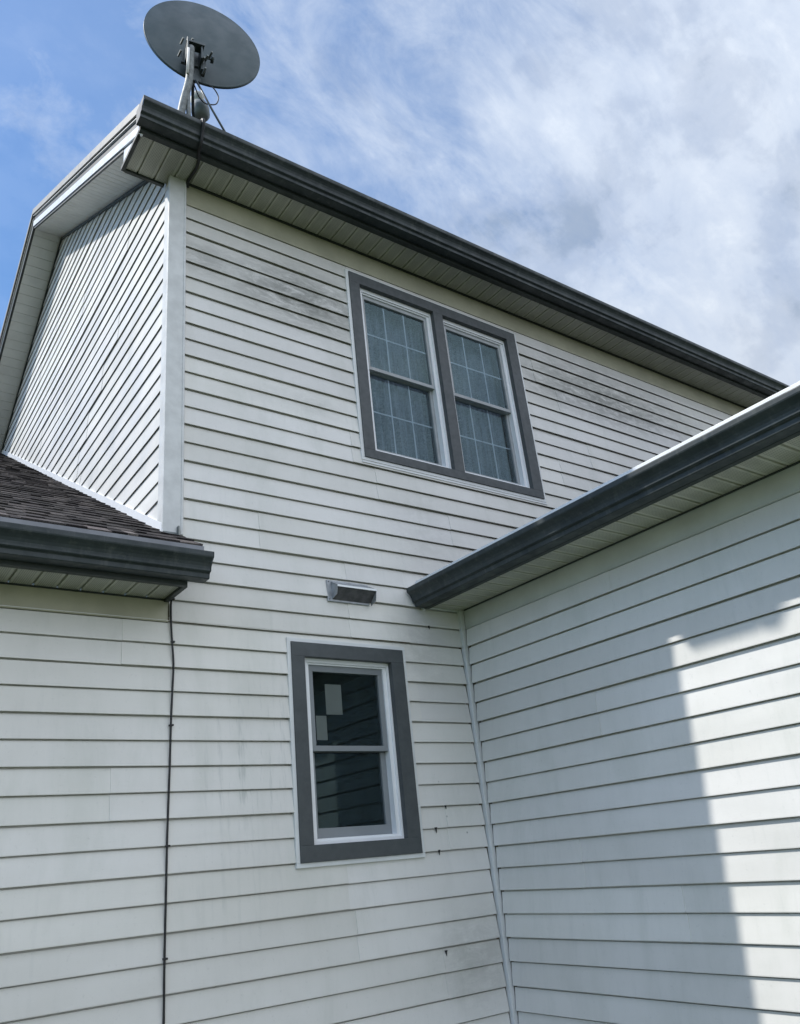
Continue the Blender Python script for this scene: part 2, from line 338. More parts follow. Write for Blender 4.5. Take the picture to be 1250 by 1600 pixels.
def siding(name, m, to3, u0, u1, ktop, kbot, seams, jit=1, holes=(), clips=(), slot=1.0, os=1.0):
    """double-lap vinyl: each panel covers two courses, its bottom edge hooks over a dark lock groove"""
    bm = bmesh.new(); cl = bm.loops.layers.color.new('tone'); SL = slot
    k = kbot if kbot % 2 else kbot + 1
    while k > ktop:
        z = zl(k); cuts = [u0] + sorted(s for (kk, s) in seams if kk == k and u0 < s < u1) + [u1]
        if len(cuts) == 2:
            s = u0 + random.uniform(0.5, 3.6)
            while s < u1 - 0.3: cuts.insert(-1, s); s += 3.66
        for si, (a, b) in enumerate(zip(cuts, cuts[1:])):
            off = 0.0028 if si % 2 else 0.0
            tk = random.uniform(.955, 1.0); tn = (tk, tk, tk * random.uniform(.990, 1.0), 1)
            j1, j2, j3 = (random.uniform(-0.0008, 0.0008) for _ in range(3))
            ns = max(1, int((b - a) / 0.5)); us = [a + (b - a) * q / ns for q in range(ns + 1)]
            wob = [random.uniform(-0.0012, 0.0012) for _ in us]
            prof = [(-.010, z + .022), (.0130, z + .020), (.0150, z - .0003), (.0172 + j1, z), (.0174 + j1, z + .004), (.0050, z + C - .0060 * SL), (-.010 * SL, z + C - .0062 * SL),
                    (-.010, z + C + .014), (.0125, z + C + .013), (.0140 + j2, z + C + .0002), (.0160 + j2, z + C), (.0162 + j2, z + C + .004), (.0045, z + 2 * C - .0080 * SL), (-.010 * SL, z + 2 * C - .0082 * SL), (-.010, z + 2 * C + .022)]
            prof = [(o_ * os if o_ > 0 else o_, zz) for o_, zz in prof]; rings = []
            for u, w in zip(us, wob):
                rings.append([bm.verts.new(to3(u, o_ + off * (1 if o_ > 0 else 0), zz + (w if i in (2, 3, 4, 9, 10, 11) else 0))) for i, (o_, zz) in enumerate(prof)])
            for r0, r1 in zip(rings, rings[1:]):
                for i in range(len(prof) - 1):
                    fc = bm.faces.new((r0[i], r1[i], r1[i + 1], r0[i + 1]))
                    for lp in fc.loops: lp[cl] = tn
            if si % 2:      # exposed lap edge of the upper panel
                for r_ in (rings[0], rings[-1]):
                    q = [bm.verts.new(to3(us[0] if r_ is rings[0] else us[-1], o_ - .004, zz)) for (o_, zz) in prof]
                    for i in range(2, len(prof) - 1):
                        fc = bm.faces.new((r_[i], r_[i + 1], q[i + 1], q[i]))
                        for lp in fc.loops: lp[cl] = tn
        k -= 2
    for (co, no) in clips:       # keep the side the normal points away from
        bmesh.ops.bisect_plane(bm, geom=bm.verts[:] + bm.edges[:] + bm.faces[:], plane_co=co, plane_no=no, clear_outer=True)
    for (h0, h1, z0, z1) in holes:
        A = Vector(to3(h0, 0, z0)); B = Vector(to3(h1, 0, z1)); du = (Vector(to3(1, 0, 0)) - Vector(to3(0, 0, 0)))
        for co, no in ((A, du), (B, du), (A, Vector((0, 0, 1))), (B, Vector((0, 0, 1)))):
            bmesh.ops.bisect_plane(bm, geom=bm.verts[:] + bm.edges[:] + bm.faces[:], plane_co=co, plane_no=no)
        kill = [f for f in bm.faces if h0 - 1e-4 < du.dot(f.calc_center_median()) < h1 + 1e-4 and z0 < f.calc_center_median().z < z1]
        bmesh.ops.delete(bm, geom=kill, context='FACES')
    bmesh.ops.recalc_face_normals(bm, faces=bm.faces)
    return link(name, bm, m, house)
toW = lambda u, o, z: (u, D - o, z)
toR = lambda u, o, z: (X1 - o, u, z)
toG = lambda u, o, z: (X0 - o, u, z)
LW = (2.120, 2.735, 1.680, 2.660)       # lower window opening
UWL = (2.745, 3.405, 4.010, 5.365); UWR = (3.500, 4.165, 4.010, 5.365)
up = Vector((0, 0, 1)); dn = Vector((0, 0, -1))
seamsW = [(3, 1.16), (9, 1.135), (1, 2.455), (1, 2.872), (-1, 2.455), (-1, 2.872), (5, 0.1), (13, 0.45), (15, 2.365), (17, 2.88), (19, 1.8), (13, 2.33), (11, 3.0), (-13, 4.93), (7, 9), (5, 2.9), (21, 2.3)]
siding('siding', M['siding'], toW, -6.0, X1 - 0.043, 0, 23, seamsW, holes=[LW], clips=[((0, 0, 0.26), dn), ((0, 0, zl(1) + 0.004), up)])
# above the wing eaves the wall runs on to the right, behind the wing roof
siding('siding', M['siding'], toW, 1.39, 11.5, -23, 1, seamsW, holes=[(2.720, 4.200, 3.99, 5.40)], clips=[((0, 0, zl(1) + 0.0045), dn), ((0, 0, 5.520), up)])
siding('siding', M['siding_clean'], toR, -3.4, D - 0.045, 0, 23, [(7, 2.745), (13, 3.02), (15, 2.475), (1, 2.505), (9, 0.6), (3, 0.3), (5, 1.2), (11, 0.9), (17, 1.3), (19, 1.5)],
       clips=[((0, 0, 0.26), dn), ((0, 0, zl(0)), up)])
n1_ = Vector((0, -PITCH, 1)).normalized(); n2_ = Vector((0, PITCH, 1)).normalized(); nj = Vector((0, 0.574, -1)).normalized()
siding('siding', M['siding_clean'], toG, D - 0.002, 9.8, -44, 1, [], slot=.12, os=.72, clips=[((X0, D, 5.79), n1_), ((X0, 6.72, 7.64), n2_), ((X0, 3.70, 3.29), nj)])
# sheathing behind the siding keeps the sun out
bm = bmesh.new()
for (a, b, c_, d_) in ((-6, 2.10, .2, 2.85), (2.74, 11.5, .2, 3.0), (2.10, 2.74, .2, 1.68), (2.10, 2.74, 2.67, 3.0), (1.37, 2.10, 2.85, 5.69), (2.10, 2.70, 3.0, 5.69), (4.21, 11.5, 3.0, 5.69), (2.70, 4.21, 3.0, 3.98), (2.70, 4.21, 5.40, 5.69)):
    box(bm, (a, D + .0125, c_), (b, D + .03, d_))
box(bm, (X1 + .0125, -3.4, .2), (X1 + .03, D, 3.0)); box(bm, (X1 + .03, -3.42, .2), (10, -3.39, 3.0)); box(bm, (-6.03, D, .2), (-6.0, 12, 2.85))
prism(bm, [(X0 + .0125, D + .04, 2.5), (X0 + .0125, 9.75, 2.5), (X0 + .0125, 9.75, 5.75), (X0 + .0125, 6.72, 7.60), (X0 + .0125, D + .04, 5.75)], (.02, 0, 0))
link('sheathing', bm, M['sheath'], house)
bm = bmesh.new(); box(bm, (-6.0, D - .012, 0.0), (X1 - .002, D + .05, .262)); box(bm, (X1 - .0125, -3.4, 0.0), (X1 + .05, D - .013, .262))
link('foundation', bm, simple('concrete_foundation', (.32, .31, .29), .9, .2, 8, bmp=.4), house)

# frieze / utility strips under the soffits
def strip(name, m, a, b, bev=0.002):
    bm = bmesh.new(); box(bm, a, b, bev); return link(name, bm, m, house)
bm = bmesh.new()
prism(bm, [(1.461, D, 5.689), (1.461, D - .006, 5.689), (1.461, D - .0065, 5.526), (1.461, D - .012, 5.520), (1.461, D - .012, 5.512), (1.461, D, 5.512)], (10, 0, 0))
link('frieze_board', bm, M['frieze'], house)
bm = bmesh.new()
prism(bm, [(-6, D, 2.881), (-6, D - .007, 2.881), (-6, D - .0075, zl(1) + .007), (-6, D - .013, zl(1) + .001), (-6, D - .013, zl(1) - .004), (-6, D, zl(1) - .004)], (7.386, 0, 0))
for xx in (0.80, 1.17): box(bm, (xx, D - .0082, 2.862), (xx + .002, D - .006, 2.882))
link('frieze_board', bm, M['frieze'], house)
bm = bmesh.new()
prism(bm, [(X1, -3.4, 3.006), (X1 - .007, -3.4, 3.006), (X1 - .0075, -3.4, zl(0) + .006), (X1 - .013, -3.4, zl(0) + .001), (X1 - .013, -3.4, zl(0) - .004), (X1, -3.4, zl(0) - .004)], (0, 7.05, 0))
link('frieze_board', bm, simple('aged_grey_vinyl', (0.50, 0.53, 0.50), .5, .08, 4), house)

# outside corner post of the upper storey
bm = bmesh.new()
box(bm, (X0 - .018, D - .024, 3.235), (1.455, D + .004, 5.689), .003)
box(bm, (X0 - .019, D - .016, 3.238), (X0 + .006, D + .055, 5.60), .003)
box(bm, (1.440, D - .0285, 3.236), (1.4505, D - .022, 5.688), .001)
link('corner_post', bm, M['post'], house)
# inside corner
bm = bmesh.new()
box(bm, (X1 - .036, D - .036, 0.255), (X1 - .004, D - .004, 3.006), .003)
link('inside_corner', bm, M['trim_white'], house)
bm = bmesh.new()
box(bm, (3.002, D - .022, 2.999), (X1 - .03, D, 3.022), .002); box(bm, (2.998, D - .021, 2.985), (3.020, D, 3.075), .002)
link('receiver_channel', bm, M['trim_white'], house)
# J trim along the wing roof on the gable wall
bm = bmesh.new()
prism(bm, [(X0 - .020, 3.675, 3.238), (X0 - .020, 9.3, 3.238 + 5.625 * .574), (X0 - .020, 9.3, 3.290 + 5.625 * .574), (X0 - .020, 3.675, 3.290)], (.022, 0, 0))
link('flashing', bm, M['window_white'], house)
# step flashing kicking out at the foot of the corner post
bm = bmesh.new()
prism(bm, [(1.345, 3.640, 3.205), (1.425, 3.640, 3.205), (1.425, 3.692, 3.262), (1.345, 3.692, 3.262)], (0, -.004, .006))
box(bm, (1.418, 3.645, 3.20), (1.426, 3.692, 3.275))
link('kickout_flashing', bm, M['galv'], house)

# ------------------------------------------------------------------ soffits (ribbed vinyl)
def soffit(name, m, u0, u1, v0, v1, z, axis, rib=0.1057, ph=0.0):
    """ribs run across the overhang; u along the wall, v across"""
    bm = bmesh.new(); us = [u0]
    k = math.floor(u0 / rib) + 1
    prof = []
    while k * rib < u1 - .001:
        if k * rib - .007 > u0: prof += [(k * rib - .0060, 0), (k * rib - .0045, .012), (k * rib + .0045, .012), (k * rib + .0060, 0)]
        k += 1
    prof = [(u0, 0)] + prof + [(u1, 0)]
    P = lambda u, v, w: (u, v, w) if axis == 'x' else (v, u, w)
    a = [bm.verts.new(P(u, v0, z + h)) for u, h in prof]; b = [bm.verts.new(P(u, v1, z + h)) for u, h in prof]
    a2 = [bm.verts.new(P(u, v0, z + .014)) for u, h in prof]; b2 = [bm.verts.new(P(u, v1, z + .014)) for u, h in prof]
    for i in range(len(prof) - 1):
        bm.faces.new((a[i], a[i + 1], b[i + 1], b[i])); bm.faces.new((a2[i], b2[i], b2[i + 1], a2[i + 1]))
    bmesh.ops.recalc_face_normals(bm, faces=bm.faces)
    return link(name, bm, m, house)
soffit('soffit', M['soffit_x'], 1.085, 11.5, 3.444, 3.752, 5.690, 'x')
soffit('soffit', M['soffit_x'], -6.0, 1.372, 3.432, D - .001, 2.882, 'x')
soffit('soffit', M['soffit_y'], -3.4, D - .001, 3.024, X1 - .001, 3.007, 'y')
# sloping rake soffits, ribs across
for (ya, za, yb, zb) in ((3.76, 5.80 + .07 * PITCH, 6.72, 7.655), (6.72, 7.655, 9.75, 5.80)):
    bm = bmesh.new(); L = math.hypot(yb - ya, zb - za); e = Vector((0, (yb - ya) / L, (zb - za) / L)); nn = Vector((0, -e.z, e.y)) * (1 if e.y > 0 else -1)
    prof = [(0, 0)]; s = .06
    while s < L - .05: prof += [(s - .004, 0), (s - .0025, .006), (s + .0025, .006), (s + .004, 0)]; s += 0.1057
    prof.append((L, 0)); base = Vector((0, ya, za))
    A = []
    for x in (1.085, X0 + .002): A.append([bm.verts.new(base + e * s_ + nn * h_ + Vector((x, 0, 0))) for s_, h_ in prof])
    for i in range(len(prof) - 1): bm.faces.new((A[0][i], A[0][i + 1], A[1][i + 1], A[1][i]))
    link('rake_soffit', bm, M['soffit_plain'], house, solid=.002)
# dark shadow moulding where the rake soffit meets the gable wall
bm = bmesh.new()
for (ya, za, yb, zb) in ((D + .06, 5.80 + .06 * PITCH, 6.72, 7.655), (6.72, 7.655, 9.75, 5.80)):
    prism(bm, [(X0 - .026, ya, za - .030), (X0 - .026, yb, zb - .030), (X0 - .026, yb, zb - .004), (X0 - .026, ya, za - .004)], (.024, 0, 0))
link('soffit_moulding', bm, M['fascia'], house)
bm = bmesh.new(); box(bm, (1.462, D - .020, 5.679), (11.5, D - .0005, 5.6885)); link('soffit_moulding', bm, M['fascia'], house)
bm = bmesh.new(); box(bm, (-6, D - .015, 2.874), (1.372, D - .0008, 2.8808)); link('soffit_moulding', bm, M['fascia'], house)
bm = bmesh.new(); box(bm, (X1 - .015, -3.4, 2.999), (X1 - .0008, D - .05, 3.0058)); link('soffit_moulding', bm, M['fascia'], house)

# ------------------------------------------------------------------ fascias
bm = bmesh.new()
box(bm, (1.066, 3.425, 5.678), (11.5, 3.443, 5.880), .001); box(bm, (1.066, 3.4435, 5.6785), (11.5, 3.462, 5.687))
link('fascia', bm, M['fascia'], house)
bm = bmesh.new()     # box return at the left end of the main eave
box(bm, (1.064, 3.452, 5.676), (1.088, 3.772, 5.702), .001); box(bm, (1.088, 3.753, 5.674), (X0 - .02, 3.775, 5.720), .001)
box(bm, (1.088, 3.757, 5.720), (X0 - .02, 3.772, 5.84)); link('eave_return', bm, M['fascia'], house)
bm = bmesh.new()
prism(bm, [(1.078, 3.446, 5.703), (1.078, 3.770, 5.703), (1.078, 3.770, 5.80 + .08 * PITCH + .01), (1.078, 3.446, 5.80 - .24 * PITCH + .01)], (.012, 0, 0))
link('eave_return', bm, M['window_white'], house)
bm = bmesh.new()
box(bm, (-6, 3.410, 2.866), (1.376, 3.431, 3.040), .001); box(bm, (1.3605, 3.4315, 2.8665), (1.385, D - .012, 2.930), .001); box(bm, (-6, 3.4315, 2.8685), (1.3600, 3.448, 2.878))
link('fascia', bm, M['fascia'], house)
bm = bmesh.new()
box(bm, (3.004, -3.4, 2.991), (3.022, D - .024, 3.150), .001); box(bm, (3.0225, -3.4, 2.993), (3.040, D - .024, 3.003))
link('fascia', bm, M['fascia'], house)
# drip edge catching the sun above the right-hand gutter
bm = bmesh.new(); box(bm, (2.955, -3.4, 3.118), (2.9635, D - .022, 3.161), .001); box(bm, (2.9635, -3.4, 3.145), (3.05, D - .022, 3.150))
link('drip_edge', bm, M['window_white'], house)

# rake boards: bright frieze, dark band, pale drip edge
def rake(name, m, x0, x1, r0, r1, side, y_start=None):
    bm = bmesh.new()
    if side > 0: ya, yb = (y_start if y_start else 3.45), 6.72; f = lambda y: 5.80 + (y - D) * PITCH
    else: ya, yb = 6.72, 10.05; f = lambda y: 5.80 + (6.72 - D) * PITCH - (y - 6.72) * PITCH
    prism(bm, [(x0, ya, f(ya) + r0), (x0, yb, f(yb) + r0), (x0, yb, f(yb) + r1), (x0, ya, f(ya) + r1)], (x1 - x0, 0, 0))
    return link(name, bm, m, house)
rake('rake_board', M['fascia'], 1.076, 1.090, -.004, .018, 1, 3.775)
rake('rake_board', M['window_white'], 1.066, 1.090, .020, .088, 1)
rake('rake_board', M['fascia'], 1.072, 1.090, .088, .150, 1)
rake('drip_edge', M['lip'], 1.058, 1.090, .150, .158, 1, 3.40)
rake('drip_edge', M['fascia'], 1.062, 1.090, .158, .166, 1, 3.40)
rake('drip_edge', M['tan'], 1.048, 1.058, .170, .236, 1, 3.40)
rake('rake_board', M['fascia'], 1.068, 1.090, -.004, .100, -1)
rake('drip_edge', M['lip'], 1.058, 1.090, .100, .110, -1)
rake('rake_board', M['fascia'], 1.064, 1.090, .110, .175, -1)
rake('drip_edge', M['tan'], 1.048, 1.058, .175, .236, -1)

# ------------------------------------------------------------------ K-style gutters
KP = [(.000, .112), (.000, .000), (.004, -.003), (.066, -.003), (.072, .000), (.074, .020), (.079, .025), (.086, .027), (.090, .031), (.0905, .038), (.093, .050), (.100, .064), (.110, .076), (.118, .083),
      (.1235, .088), (.1255, .094), (.1260, .112), (.1255, .116), (.1200, .118), (.1145, .116), (.1145, .108)]
def gutter(name, a, b, out, zscale=1.0, ends=(True, True)):
    a = Vector(a); b = Vector(b); out = Vector(out)
    bm = bmesh.new(); L = (b - a).length; ns = max(2, int(L / .6)); rings = []
    for i in range(ns + 1):
        p_ = a.lerp(b, i / ns); w = random.uniform(-.0006, .0006)
        rings.append([bm.verts.new(p_ + out * (o_ + (w if o_ > .05 else 0)) + up * (z_ * zscale)) for o_, z_ in KP])
    for r0, r1 in zip(rings, rings[1:]):
        for i in range(len(KP) - 1): bm.faces.new((r0[i], r1[i], r1[i + 1], r0[i + 1]))
    g = link(name, bm, M['gutter'], house, solid=.0016)
    ax = (b - a).normalized()
    for fl, p_, s in ((ends[0], a, -1), (ends[1], b, 1)):
        if not fl: continue
        bm = bmesh.new(); poly = [p_ + ax * (s * .0012) + out * (o_ + (.002 if o_ > .08 else 0)) + up * (z_ * zscale) for o_, z_ in KP[:-3]]
        prism(bm, poly, ax * (s * .003)); link('end_cap', bm, M['gutter'], g)
    return g
gutter('gutter', (1.045, 3.424, 5.703), (11.5, 3.424, 5.703), (0, -1, 0), 1.0, (True, False))
gutter('gutter', (-6, 3.409, 2.890), (1.452, 3.409, 2.890), (0, -1, 0), 0.98, (False, True))
gutter('gutter', (3.003, 3.655, 2.995), (3.003, -3.4, 2.995), (-1, 0, 0), 0.95, (True, False))

# ------------------------------------------------------------------ shingle roofs
def shingles(name, org, along, upv, La, Lu, tabs=True, clip=None, expo=.127):
    """org = eave corner, along = unit vector on the eave, upv = unit vector up the slope"""
    along = Vector(along); upv = Vector(upv).normalized(); org = Vector(org); nn = along.cross(upv).normalized()
    if nn.z < 0: nn = -nn
    bm = bmesh.new(); cl = bm.loops.layers.color.new('tone')
    rows = int(Lu / expo) + 1
    for r in range(rows):
        s0 = r * expo; s1 = min(Lu, s0 + expo + .004); u = -random.uniform(0, .15)
        while u < La:
            w = random.uniform(.04, .12); u0 = max(0, u); u1 = min(La, u + w); u += w
            if u1 - u0 < .004: continue
            hi = random.random() < .55
            h0 = (.0088 if hi else .0045) + random.uniform(-.0008, .0008); h1 = .0006 + (.0010 if hi else 0)
            d = 0.0 if hi or r == 0 else .012 * random.random()
            t_ = random.choice([(.20, .190, .190), (.25, .236, .233), (.16, .150, .151), (.29, .275, .27), (.12, .114, .116), (.22, .208, .211)])
            k_ = random.uniform(.85, 1.15) * (1.5 if r == 0 else 1); t_ = tuple(c_ * k_ for c_ in t_)
            P = lambda uu, ss, hh: bm.verts.new(org + along * uu + upv * ss + nn * hh)
            a, b, c_, d_ = P(u0, s0 + d, h0), P(u1, s0 + d, h0), P(u1, s1, h1), P(u0, s1, h1)
            e, f = P(u0, s0 + d, -.002), P(u1, s0 + d, -.002)
            for q in ((a, b, c_, d_), (e, f, b, a), (e, a, d_), (f, c_, b)):
                fc = bm.faces.new(q)
                for lp in fc.loops: lp[cl] = (*t_, 1)
    # roof deck
    o2 = org - nn * .004
    q = [o2, o2 + along * La, o2 + along * La + upv * Lu, o2 + upv * Lu]
    a = [bm.verts.new(v) for v in q]; b = [bm.verts.new(v - nn * .02) for v in q]
    for f in [bm.faces.new(a), bm.faces.new(b[::-1])] + [bm.faces.new((a[i], b[i], b[(i + 1) % 4], a[(i + 1) % 4])) for i in range(4)]:
        for lp in f.loops: lp[cl] = (.05, .045, .045, 1)
    for co, no in (clip or ()):
        bmesh.ops.bisect_plane(bm, geom=bm.verts[:] + bm.edges[:] + bm.faces[:], plane_co=co, plane_no=no, clear_outer=True)
    return link(name, bm, M['shingle'], house)
# wing roof on the left, rising behind its gutter; it laps past the corner post at the eave
zW = 3.066
Lw = 6.3 / math.cos(math.atan(.574))
shingles('roof', (-4.2, 3.375, zW), (1, 0, 0), (0, 1, .574), 5.548, Lw)
shingles('roof', (1.348, 3.375, zW), (1, 0, 0), (0, 1, .574), .090, (D - .022 - 3.375) / math.cos(math.atan(.574)))
bm = bmesh.new(); box(bm, (-4.2, 3.364, 3.004), (1.440, 3.368, zW - .007)); link('drip_edge', bm, M['drip_grey'], house)
# main roof, two slopes
th = math.atan(PITCH); rz = lambda y: 5.80 + (y - D) * PITCH + .212
shingles('roof', (1.059, 3.375, rz(3.375)), (1, 0, 0), (0, 1, PITCH), 10.5, (6.72 - 3.375) / math.cos(th))
shingles('roof', (1.059, 10.065, rz(3.375)), (1, 0, 0), (0, -1, PITCH), 10.5, (6.72 - 3.375) / math.cos(th), expo=.25)
# right wing roof
shingles('roof', (2.975, -3.45, 3.158), (0, 1, 0), (1, 0, .5), 7.12, 3.6 / math.cos(math.atan(.5)), expo=.16)
shingles('roof', (10.16, -3.45, 3.158), (0, 1, 0), (-1, 0, .5), 7.12, 3.6 / math.cos(math.atan(.5)), expo=.25)
bm = bmesh.new(); prism(bm, [(6.70, -3.45, 4.93), (6.575, -3.45, 4.99), (6.45, -3.45, 4.93)], (0, 7.12, 0)); prism(bm, [(1.09, 6.60, rz(6.60) + .010), (1.09, 6.72, rz(6.72) + .022), (1.09, 6.84, rz(6.60) + .010)], (10.5, 0, 0))
link('ridge_cap', bm, simple('ridge_shingle', (.08, .07, .068), .95, .3, 30), house)

# ------------------------------------------------------------------ windows
def rect_ring(bm, o, i, y0, y1, bev=.0015):
    """frame of four butted boards: o,i = (x0,x1,z0,z1) outer and inner"""
    box(bm, (o[0], y0, i[2]), (i[0], y1, i[3]), bev); box(bm, (i[1], y0, i[2]), (o[1], y1, i[3]), bev)
    box(bm, (o[0], y0, o[2]), (o[1], y1, i[2]), bev); box(bm, (o[0], y0, i[3]), (o[1], y1, o[3]), bev)
def sash(win, x0, x1, z0, z1, yf, m, gm, fw=.035, bot=.045, top=.035, grid=None):
    bm = bmesh.new(); i = (x0 + fw, x1 - fw, z0 + bot, z1 - top); rect_ring(bm, (x0, x1, z0, z1), i, yf, yf + .030)
    s = link('sash', bm, m, win); s.location = (0, 0, 0)
    bm = bmesh.new(); y = yf + .014
    v = [bm.verts.new(q) for q in ((i[0] - .004, y, i[2] - .004), (i[1] + .004, y, i[2] - .004), (i[1] + .004, y, i[3] + .004), (i[0] - .004, y, i[3] + .004))]
    bm.faces.new(v); link('pane', bm, gm, win)
    if grid:
        bm = bmesh.new(); nx, nz = grid
        for k in range(1, nx):
            x = i[0] + (i[1] - i[0]) * k / nx; box(bm, (x - .0045, y + .004, i[2]), (x + .0045, y + .009, i[3]))
        for k in range(1, nz):
            z = i[2] + (i[3] - i[2]) * k / nz; box(bm, (i[0], y + .0045, z - .0045), (i[1], y + .0085, z + .0045))
        link('grille', bm, M['grid'], win)
    return i
M['grid'] = simple('pale_grille_bar', (.72, .78, .82), .5, .04, 5)
def part_empty_mesh(name, bm, m): return link(name, bm, m, house)

# lower window ------------------------------------------------------
bm = bmesh.new()     # painted boards: jambs between full-width head and sill boards, proud of the siding
o = (2.062, 2.800, 1.622, 2.717); i = (2.140, 2.712, 1.700, 2.640)
rect_ring(bm, o, i, D - .030, D + .012, .002)
wl = link('window', bm, M['trim_grey'], house); wl['label'] = 'single small lower window in charcoal board trim, dark glass with pale siding reflected'
bm = bmesh.new(); rect_ring(bm, (2.040, 2.822, 1.600, 2.739), (2.062, 2.800, 1.622, 2.717), D - .022, D, .002); link('receiver_channel', bm, M['trim_white'], wl)
bm = bmesh.new()
rect_ring(bm, (2.1385, 2.7135, 1.6985, 2.6415), (2.174, 2.700, 1.717, 2.618), D + .006, D + .075, .001)
rect_ring(bm, (2.174, 2.700, 1.717, 2.618), (2.186, 2.676, 1.728, 2.609), D + .016, D + .075, .001)
link('frame', bm, M['window_white'], wl)
sash(wl, 2.186, 2.676, 2.154, 2.609, D + .026, M['sash'], M['glass'], .030, .028, .034)
sash(wl, 2.186, 2.676, 1.728, 2.186, D + .058, M['sash'], M['glass'], .034, .050, .034)
bm = bmesh.new(); box(bm, (2.187, D + .0565, 2.150), (2.675, D + .0578, 2.180)); link('weatherstrip', bm, M['trim_grey'], wl)
# upper double window -----------------------------------------------
bm = bmesh.new()
o = (2.664, 4.272, 3.968, 5.458)
yf_, yb_ = D - .030, D + .012
box(bm, (o[0], yf_, 4.030), (2.748, yb_, 5.375), .002); box(bm, (4.172, yf_, 4.030), (o[1], yb_, 5.375), .002)
box(bm, (3.415, yf_, 4.030), (3.505, yb_, 5.375), .002)
box(bm, (o[0], yf_, o[2]), (o[1], yb_, 4.030), .002); box(bm, (o[0], yf_, 5.375), (o[1], yb_, o[3]), .002)
wu = link('window', bm, M['trim_grey'], house); wu['label'] = 'wide upper double window in charcoal trim, dusty panes with pale grilles'
bm = bmesh.new(); rect_ring(bm, (2.640, 4.294, 3.946, 5.474), (2.664, 4.272, 3.968, 5.458), D - .022, D, .002)
box(bm, (2.640, D - .024, 3.926), (4.294, D - .010, 3.940), .001); link('receiver_channel', bm, M['trim_white'], wu)
for (a, b) in ((2.748, 3.415), (3.505, 4.172)):
    bm = bmesh.new()
    rect_ring(bm, (a - .0015, b + .0015, 4.0285, 5.3765), (a + .036, b - .012, 4.052, 5.345), D + .006, D + .085, .001)
    rect_ring(bm, (a + .036, b - .012, 4.052, 5.345), (a + .046, b - .036, 4.066, 5.334), D + .016, D + .085, .001)
    link('frame', bm, M['window_white'], wu)
    sash(wu, a + .046, b - .036, 4.704, 5.334, D + .026, M['sash_up'], M['glass_dusty'], .022, .026, .030, (3, 2))
    sash(wu, a + .046, b - .036, 4.066, 4.736, D + .058, M['sash_up'], M['glass_dusty'], .026, .036, .034, (3, 2))
# dark rooms behind the glass
bm = bmesh.new()
for (a, b, c_, d_) in ((2.10, 2.74, 1.0, 2.85), (2.60, 4.35, 3.7, 5.66)):
    x0, x1, y0, y1, z0, z1 = a - .5, b + (.55 if b < 3 else .5), D + .032, D + 2.2, c_, d_
    for p0, p1 in (((x0, y1, z0), (x1, y1 + .02, z1)), ((x0 - .02, y0, z0), (x0, y1, z1)), ((x1, y0, z0), (x1 + .02, y1, z1)), ((x0, y0, z0 - .02), (x1, y1, z0)), ((x0, y0, z1), (x1, y1, z1 + .02))): box(bm, p0, p1)
link('room', bm, M['room'], house)
# sheer curtains (hang inside: things of their own)
for q, (a, b) in enumerate(((2.755, 3.405), (3.515, 4.170))):
    bm = bmesh.new(); nu, nv = 150, 14; vs = []
    for i_ in range(nu + 1):
        u = a + (b - a) * i_ / nu
        for j_ in range(nv + 1):
            z = 4.0 + (5.34 - 4.0) * j_ / nv; am = .015 + .010 * (1 - j_ / nv)
            vs.append(bm.verts.new((u, D + .155 + am * math.sin(u * 62 + 1.3 * math.sin(u * 17 + q)) + .004 * math.sin(u * 150 + z * 3), z)))
    for i_ in range(nu):
        for j_ in range(nv): k = i_ * (nv + 1) + j_; bm.faces.new((vs[k], vs[k + nv + 1], vs[k + nv + 2], vs[k + 1]))
    cu = link('curtain', bm, M['curtain'], None, smooth=True, solid=.001)
    tag(cu, ('pale sheer curtain behind the left half of the upper double window', 'pale sheer curtain behind the right half of the upper double window')[q], 'curtain', 'sheer curtains in the upper window')
# pale rectangles in the lower window's upper pane, modelled as thin boxes behind it
for q, (x0, x1, z0, z1) in enumerate(((2.335, 2.440, 2.360, 2.526), (2.266, 2.333, 2.222, 2.352))):
    bm = bmesh.new(); box(bm, (x0, D + .10, z0), (x1, D + .104, z1), .001)
    tag(link('pale_rectangle', bm, M['rectangle']), ('taller pale card high behind the lower window glass', 'smaller pale card at the left edge of the lower window glass')[q], 'rectangle', 'pale rectangles behind the lower window')

# ------------------------------------------------------------------ exhaust vent on the wall above the small window
bm = bmesh.new(); box(bm, (2.318, D - .020, 2.972), (2.600, D - .002, 3.098), .002)
vent = link('exhaust_vent', bm, M['vent'], house); vent['label'] = 'small grey metal exhaust vent hood above the lower window'
bm = bmesh.new(); yf = D - .085
prism(bm, [(2.345, D - .02, 3.090), (2.345, yf, 3.050), (2.345, yf, 3.046), (2.345, D - .02, 3.086)], (.268, 0, 0))
prism(bm, [(2.345, D - .02, 3.087), (2.345, yf, 3.047), (2.345, yf + .012, 3.000), (2.345, D - .02, 2.985)], (.003, 0, 0))
prism(bm, [(2.610, D - .02, 3.087), (2.610, yf, 3.047), (2.610, yf + .012, 2.985), (2.610, D - .02, 2.970)], (.003, 0, 0))
link('hood', bm, M['vent'], vent)
for (x, z) in ((2.328, 3.088), (2.328, 2.984)):
    bm = bmesh.new(); tube(bm, [(x, D - .019, z), (x, D - .0235, z)], .0035, 8); link('screw', bm, M['galv'], vent)
bm = bmesh.new(); box(bm, (2.345, yf - .002, 3.041), (2.613, yf + .002, 3.052), .0005); link('hood_edge', bm, M['window_white'], vent)
bm = bmesh.new(); prism(bm, [(2.350, yf + .006, 3.040), (2.350, D - .024, 2.984), (2.350, D - .022, 2.984), (2.350, yf + .010, 3.040)], (.258, 0, 0)); link('flap', bm, simple('dark_flap_metal', (.075, .075, .08), .5, .3, 30), vent)
